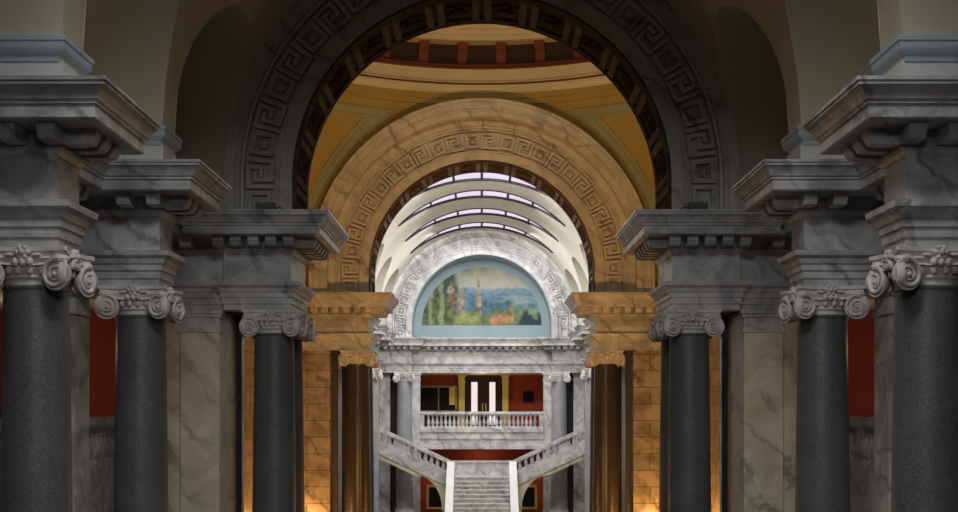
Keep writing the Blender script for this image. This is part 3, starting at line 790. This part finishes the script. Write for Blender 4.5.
# ------------------------------------------------------------------ far end: balcony, doors, mural, stair
BY = 71.2
sbox('floor_balcony', -3.6, 3.6, 71.0, 76.0, -2.28, -1.15, 'marble')
m = MB()
for (z0, z1, y0) in ((-1.32, -1.15, 70.88), (-1.62, -1.32, 70.95), (-1.72, -1.62, 70.90), (-2.12, -1.72, 70.95), (-2.28, -2.12, 70.87), ):
    m.box(-3.49, 3.49, y0, 71.02, z0 + EZ, z1 + EZ)
fb = m.build('balcony_fascia', 'marble', smooth=False); tag(fb, 'moulded white marble fascia below the far balcony balusters', 'fascia')
balustrade((-3.49, 71.12), (3.49, 71.12), 'white marble balustrade of the far balcony under the mural', nb=26)
sbox('wall_end', -9, 9, 76.0, 76.3, -6.2, 4, 'red')
sbox('wall_end', -5.45, 5.45, 73.4, 73.6, -6.2, -2.28, 'red')
for s in (-1, 1):
    sbox('wall_' + SIDE[s], s * 3.90, s * 4.2, 71.42, 76.0, -6.2, 2.05, 'marble')
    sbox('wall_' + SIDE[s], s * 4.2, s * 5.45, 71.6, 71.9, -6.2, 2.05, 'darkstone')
sbox('ceiling_balcony', -5.4, 5.4, 71.27, 76.0, 2.06, 2.3, 'yellow')  # yellowish light on the underside is put into the ceiling colour
sbox('wall_lintel', -5.2, 5.2, 71.27, 72.4, 2.3, 3.98, 'marble')
sbox('wall_lunette', -5.2, 5.2, 72.3, 72.6, 3.98, 9.2, 'blue')
# blue painted reveal of the lunette
m = MB(); arc_extrude(m, [(AR - .03, 70.62), (AR + .04, 70.62), (AR + .04, 72.3), (AR - .03, 72.3)]); struct('trim_1', m, 'blue')

# mural: flat painted half-round panel (a plain generic landscape)
from mathutils import noise as NZ
def mural_col(u, v):
    """u -1..1, v 0..1"""
    f1 = NZ.fractal(Vector((u * 5, v * 5, 1.3)), 1.0, 2.0, 5); f2 = NZ.fractal(Vector((u * 14, v * 14, 7.7)), 1.0, 2.0, 4); f3 = NZ.fractal(Vector((u * 9, v * 22, 3.1)), 1.0, 2.0, 4)
    u0 = u; u = u + .035 * f1; v = v + .03 * f2
    def sm(e0, e1, x):
        t = min(1, max(0, (x - e0) / (e1 - e0))); return t * t * (3 - 2 * t)
    c = Vector((.42, .42, .30))
    def lay(col, w, var=.35, g=f2):
        nonlocal c
        w = min(1, max(0, w)); c = c * (1 - w) + Vector(col) * max(.15, 1 + var * g) * w
    lay((.52, .52, .42), sm(.85, .6, v) * .8, .3, f1)
    lay((.33, .33, .20), sm(.75, .98, v), .5, f1)
    lay((.17, .30, .40), sm(.64, .58, v + .012 * math.sin(u * 9)), .3, f3)
    lay((.09, .21, .31), sm(.54, .48, v + .02 * math.sin(u * 13)), .45, f3)
    lay((.26, .38, .36), sm(.52, .46, v) * sm(.25, .5, u) * sm(.30, .42, v + .1 * f1), .3, f3)
    lay((.05, .15, .22), sm(.42, .36, v + .03 * math.sin(u * 8)) * sm(-.25, -.1, u) * sm(.62, .45, u), .5)
    lay((.23, .33, .24), sm(.34, .24, v) * sm(.35, .55, u), .4)
    lay((.14, .22, .09), sm(.28, .18, v + .04 * math.sin(u * 6 + 2)), .6)
    lay((.26, .30, .08), sm(.22, .12, v + .05 * math.sin(u * 9)) * sm(.1, -.15, u), .6)
    lay((.46, .22, .06), 1.6 - 1.6 * (((u - .30) / .20) ** 2 + ((v - .07) / .13) ** 2), .5)
    lay((.34, .22, .08), 1.5 - 1.5 * (((u - .49) / .07) ** 2 + ((v - .18) / .15) ** 2), .6)
    lay((.015, .05, .07), sm(.20, .12, v + .06 * math.sin(u0 * 23)) * sm(.58, .68, u), .4)
    lay((.10, .15, .05), sm(-.38, -.55, u) * sm(.75, .5, v), .9)
    lay((.04, .09, .06), sm(-.38, -.5, u) * sm(.42, .6, v + .2 * f1), .7)
    for k0, wd in ((-.68, .05), (-.86, .035)): lay((.27, .31, .15), 1.4 - 1.4 * ((u - k0) / wd) ** 2, .5, f3)
    # autumn shrubs and a pale dead trunk
    lay((.20, .10, .06), 1.5 - 1.5 * (((u - -.47) / .08) ** 2 + ((v - .46) / .28) ** 2), .9)
    lay((.36, .33, .22), 1.4 - 1.4 * (((u - -.52) / .05) ** 2 + ((v - .60) / .14) ** 2), .7)
    lay((.33, .29, .14), 1.4 - 1.4 * (((u - -.33) / .075) ** 2 + ((v - .40) / .27) ** 2), .9)
    lay((.36, .27, .13), 1.5 - 1.5 * (((u - -.055) / .05) ** 2 + ((v - .45) / .37) ** 2), .7)
    gy = (c.x + c.y + c.z) / 3; c = (c * .8 + Vector((gy, gy, gy)) * .2) * .82
    return tuple(min(1, max(0.004, x)) for x in c) + (1,)
MRr, MRz = 3.45, 4.86; nx, nr = 150, 60
me = bpy.data.meshes.new('lunette_mural'); vs = []; fs = []
for i in range(nx + 1):
    u = -math.cos(PI * i / nx); 
    for j in range(nr + 1):
        vs.append((MRr * u, 72.27, MRz + EZ + MRr * .965 * math.sqrt(max(0, 1 - u * u)) * j / nr))
for i in range(nx):
    for j in range(nr): fs.append((i * (nr + 1) + j, (i + 1) * (nr + 1) + j, (i + 1) * (nr + 1) + j + 1, i * (nr + 1) + j + 1))
me.from_pydata(vs, [], fs); me.update()
ca_ = me.color_attributes.new('paint', 'FLOAT_COLOR', 'POINT')
for i, v in enumerate(vs): ca_.data[i].color = mural_col(v[0] / MRr, (v[2] - EZ - MRz) / MRr)
mu = link('mural', me, 'mural'); tag(mu, 'half-round painted landscape in blue, green and ochre on the blue end wall', 'mural')

# doors on the balcony
def px(xp, d): return (xp - 480) * d / 1250.0
WD = 75.95
r = empty('door_1', (px(481.5, WD), WD, -1.15 + EZ)); r['kind'] = 'structure'
x0, x1 = px(463, WD), px(500.5, WD)
bx('door_leaf', x0, (x0 + x1) / 2 - .01, 75.80, 75.98, -1.15, 1.95, 'wood', r); bx('door_leaf', (x0 + x1) / 2 + .01, x1, 75.80, 75.98, -1.15, 1.95, 'wood', r)
for a, b in ((469.5, 475.7), (487.6, 493.5)): bx('glass_panel', px(a, WD), px(b, WD), 75.77, 75.85, -.95, 1.63, 'doorglass', r)
for xx in (480.2, 483.4): bx('handle', px(xx, WD), px(xx + 1.1, WD), 75.70, 75.80, -.25, .35, 'brass', r)
for a, b, w_ in ((457, 463, 'left'), (500.5, 506.5, 'right')):
    pilaster(px(a, WD), px(b, WD), 75.6, 76.0, 'yellow', 'yellow marble pilaster on the %s of the dark balcony doors' % w_, z0=-1.15, z1=2.05, capm='yellow')
# display case at the left, picture at the right
r = empty('display_case', (px(438, WD), 75.6, -1.15 + EZ)); tag(r, 'wide dark glazed display case with tan frame on the red balcony wall', 'display case')
cx0, cx1 = px(418, WD), px(455.5, WD)
bx('cabinet', cx0, cx1, 75.70, 75.98, -1.15, 1.40, 'wood', r)
bx('glass', cx0 + .05, px(436.6, WD), 75.66, 75.71, -.1, 1.3, 'black', r); bx('glass', px(437.3, WD), cx1 - .1, 75.66, 75.71, -.1, 1.3, 'black', r)
m = MB(); m.box(cx0, cx1, 75.62, 75.72, 1.30 + EZ, 1.42 + EZ); m.box(px(436.3, WD), px(437.5, WD), 75.62, 75.72, -.2 + EZ, 1.3 + EZ); m.box(cx1 - .13, cx1, 75.62, 75.72, -.2 + EZ, 1.3 + EZ); m.box(cx0, cx1, 75.62, 75.72, -.2 + EZ, -.08 + EZ)
local(m.build('frame', 'tanwood', smooth=False), r)
bn = bx('banner', px(447.5, 75.6), px(453, 75.6), 75.56, 75.60, .25, 1.32, 'yellow'); tag(bn, 'narrow yellow hanging banner in front of the dark display case', 'banner')
def picture(name, x0, x1, y, z0, z1, label, fm='wood', cm='black', fw=.1):
    r = empty(name, ((x0 + x1) / 2, y, z0 + EZ)); tag(r, label, 'picture')
    bx('canvas', x0 + fw, x1 - fw, y - .03, y, z0 + fw, z1 - fw, cm, r)
    m = MB(); e = EZ
    m.box(x0, x1, y - .09, y, z0 + e, z0 + fw + e); m.box(x0, x1, y - .09, y, z1 - fw + e, z1 + e); m.box(x0, x0 + fw, y - .09, y, z0 + fw + e, z1 - fw + e); m.box(x1 - fw, x1, y - .09, y, z0 + fw + e, z1 - fw + e)
    local(m.build('frame', fm, smooth=False), r)
picture('picture', px(521, WD), px(532.5, WD), 75.98, .38, 1.1, 'small dark framed picture on the red wall of the balcony, right of the doors')
for s in (-1, 1):
    picture('gilt_framed_picture', min(s * 2.15, s * 3.25), max(s * 2.15, s * 3.25), 73.38, -5.88, -4.45, 'gilt framed dark picture on the red wall under the %s stair flight' % SIDE[s], 'gold', 'black', .14)

# grand stair ------------------------------------------------------
LZ = -3.66; NS = 12; RI = (EZ + LZ) / NS; TR = .37; LY = 67.3
r = empty('grand_staircase', (0, LY, 0)); tag(r, 'white marble staircase rising to a landing and splitting into two side flights', 'staircase')
for i in range(NS):
    z1 = LZ - RI * i; m = MB(); y = LY - TR * i
    m.box(-1.46, 1.46, y - .08, LY + .02 if i == 0 else y + TR + .06, z1 - .06 + EZ, z1 + EZ); m.box(-1.46, 1.46, y, y + TR + .06, z1 - RI + EZ, z1 - .06 + EZ)
    local(m.build('step', 'marble', smooth=False), r)
bx('landing', -1.9, 1.9, LY + .1, 69.4, -6.2, LZ, 'marble', r)
# parapets of the central flight (sloping top) 
for s in (-1, 1):
    m = MB(); yb = LY - TR * NS - .3; a, b = sorted((s * 1.46, s * 1.86))
    zt0 = LZ + .84; zb0 = -6.2 + .84
    pts = [(yb, -6.2), (yb, zb0), (LY - .3, zt0 - .02), (LY + .35, zt0 - .02), (LY + .35, -6.2)]
    k = len(pts); m.add([(a, y, z + EZ) for y, z in pts] + [(b, y, z + EZ) for y, z in pts], [tuple(range(k)), tuple(range(k, 2 * k))[::-1]] + [(i, k + i, k + (i + 1) % k, (i + 1) % k) for i in range(k)])
    local(m.build('parapet', 'plinthwhite', smooth=False), r)
m = MB(); m.box(-1.9, 1.9, 69.1, 69.4, LZ + EZ, LZ + .70 + EZ); local(m.build('landing_parapet', 'marble', smooth=False), r)
m = MB(); m.box(-1.95, 1.95, 69.02, 69.48, LZ + .70 + EZ, LZ + .80 + EZ); local(m.build('handrail', 'marble', smooth=False), r)
SLP = .467; X0 = 1.75; X1 = 7.1
def Lz(x): return LZ + SLP * (x - X0)
BAL2 = baluster_mesh(0.52, 0.085)
for s in (-1, 1):
    fl = MB(); ns = 14; run = (X1 - X0) / ns
    for i in range(ns):
        xa = X0 + run * i; a, b = sorted((s * xa, s * (xa + run + .02))); z = LZ + SLP * run * (i + 1)
        fl.box(a, b, 67.55, 69.2, z - .35 + EZ, z + EZ)
    local(fl.build('side_flight', 'marble', smooth=False), r)
    for yy, nm in ((67.42, 'near'), (69.1, 'far')):
        m = MB(); poly = [(X1, Lz(X1) + .17), (X0, Lz(X0) + .17), (X0, Lz(X0) - .55), (X1, Lz(X1) - .55)]
        m.prism([(s * x, z + EZ) for x, z in poly], yy, yy + .26); local(m.build('stringer', 'marble', smooth=False), r)
        m = MB(); poly = [(X1, Lz(X1) + .83), (X0, Lz(X0) + .83), (X0, Lz(X0) + .69), (X1, Lz(X1) + .69)]
        m.prism([(s * x, z + EZ) for x, z in poly], yy - .06, yy + .32); local(m.build('handrail', 'marble', smooth=False), r)
        for k in range(15):
            x = X0 + .35 + .33 * k
            if x > X1 - .2: break
            if k == 7: 
                m = MB(); poly = [(x - .2, Lz(x - .2) + .15), (x + .2, Lz(x + .2) + .15), (x + .2, Lz(x + .2) + .71), (x - .2, Lz(x - .2) + .71)]
                m.prism([(s * q, z + EZ) for q, z in poly], yy + .03, yy + .23); local(m.build('die', 'marble', smooth=False), r); continue
            o = link('baluster', BAL2, None); o.location = (s * x, yy + .13, Lz(x) + .17 + EZ); local(o, r)
    # curved soffit rib and pier carrying the flight
    m = MB(); top = [(X1, Lz(X1) - .55), (X0, Lz(X0) - .55)]; bot = [(X0, -6.2), (X0 + .40, -6.2)]
    for i in range(11):
        t = i / 10; xx = X0 + .40 + 1.5 * t ** 1.6; za = -5.4; zb = Lz(X0 + 1.9) - .80
        bot.append((xx, za + (zb - za) * math.sin(t * PI / 2) ** .8))
    bot.append((X1, Lz(X1) - .80))
    m.prism([(s * x, z + EZ) for x, z in top + bot], 67.5, 69.3); local(m.build('flight_soffit', 'marble_pier', smooth=False), r)
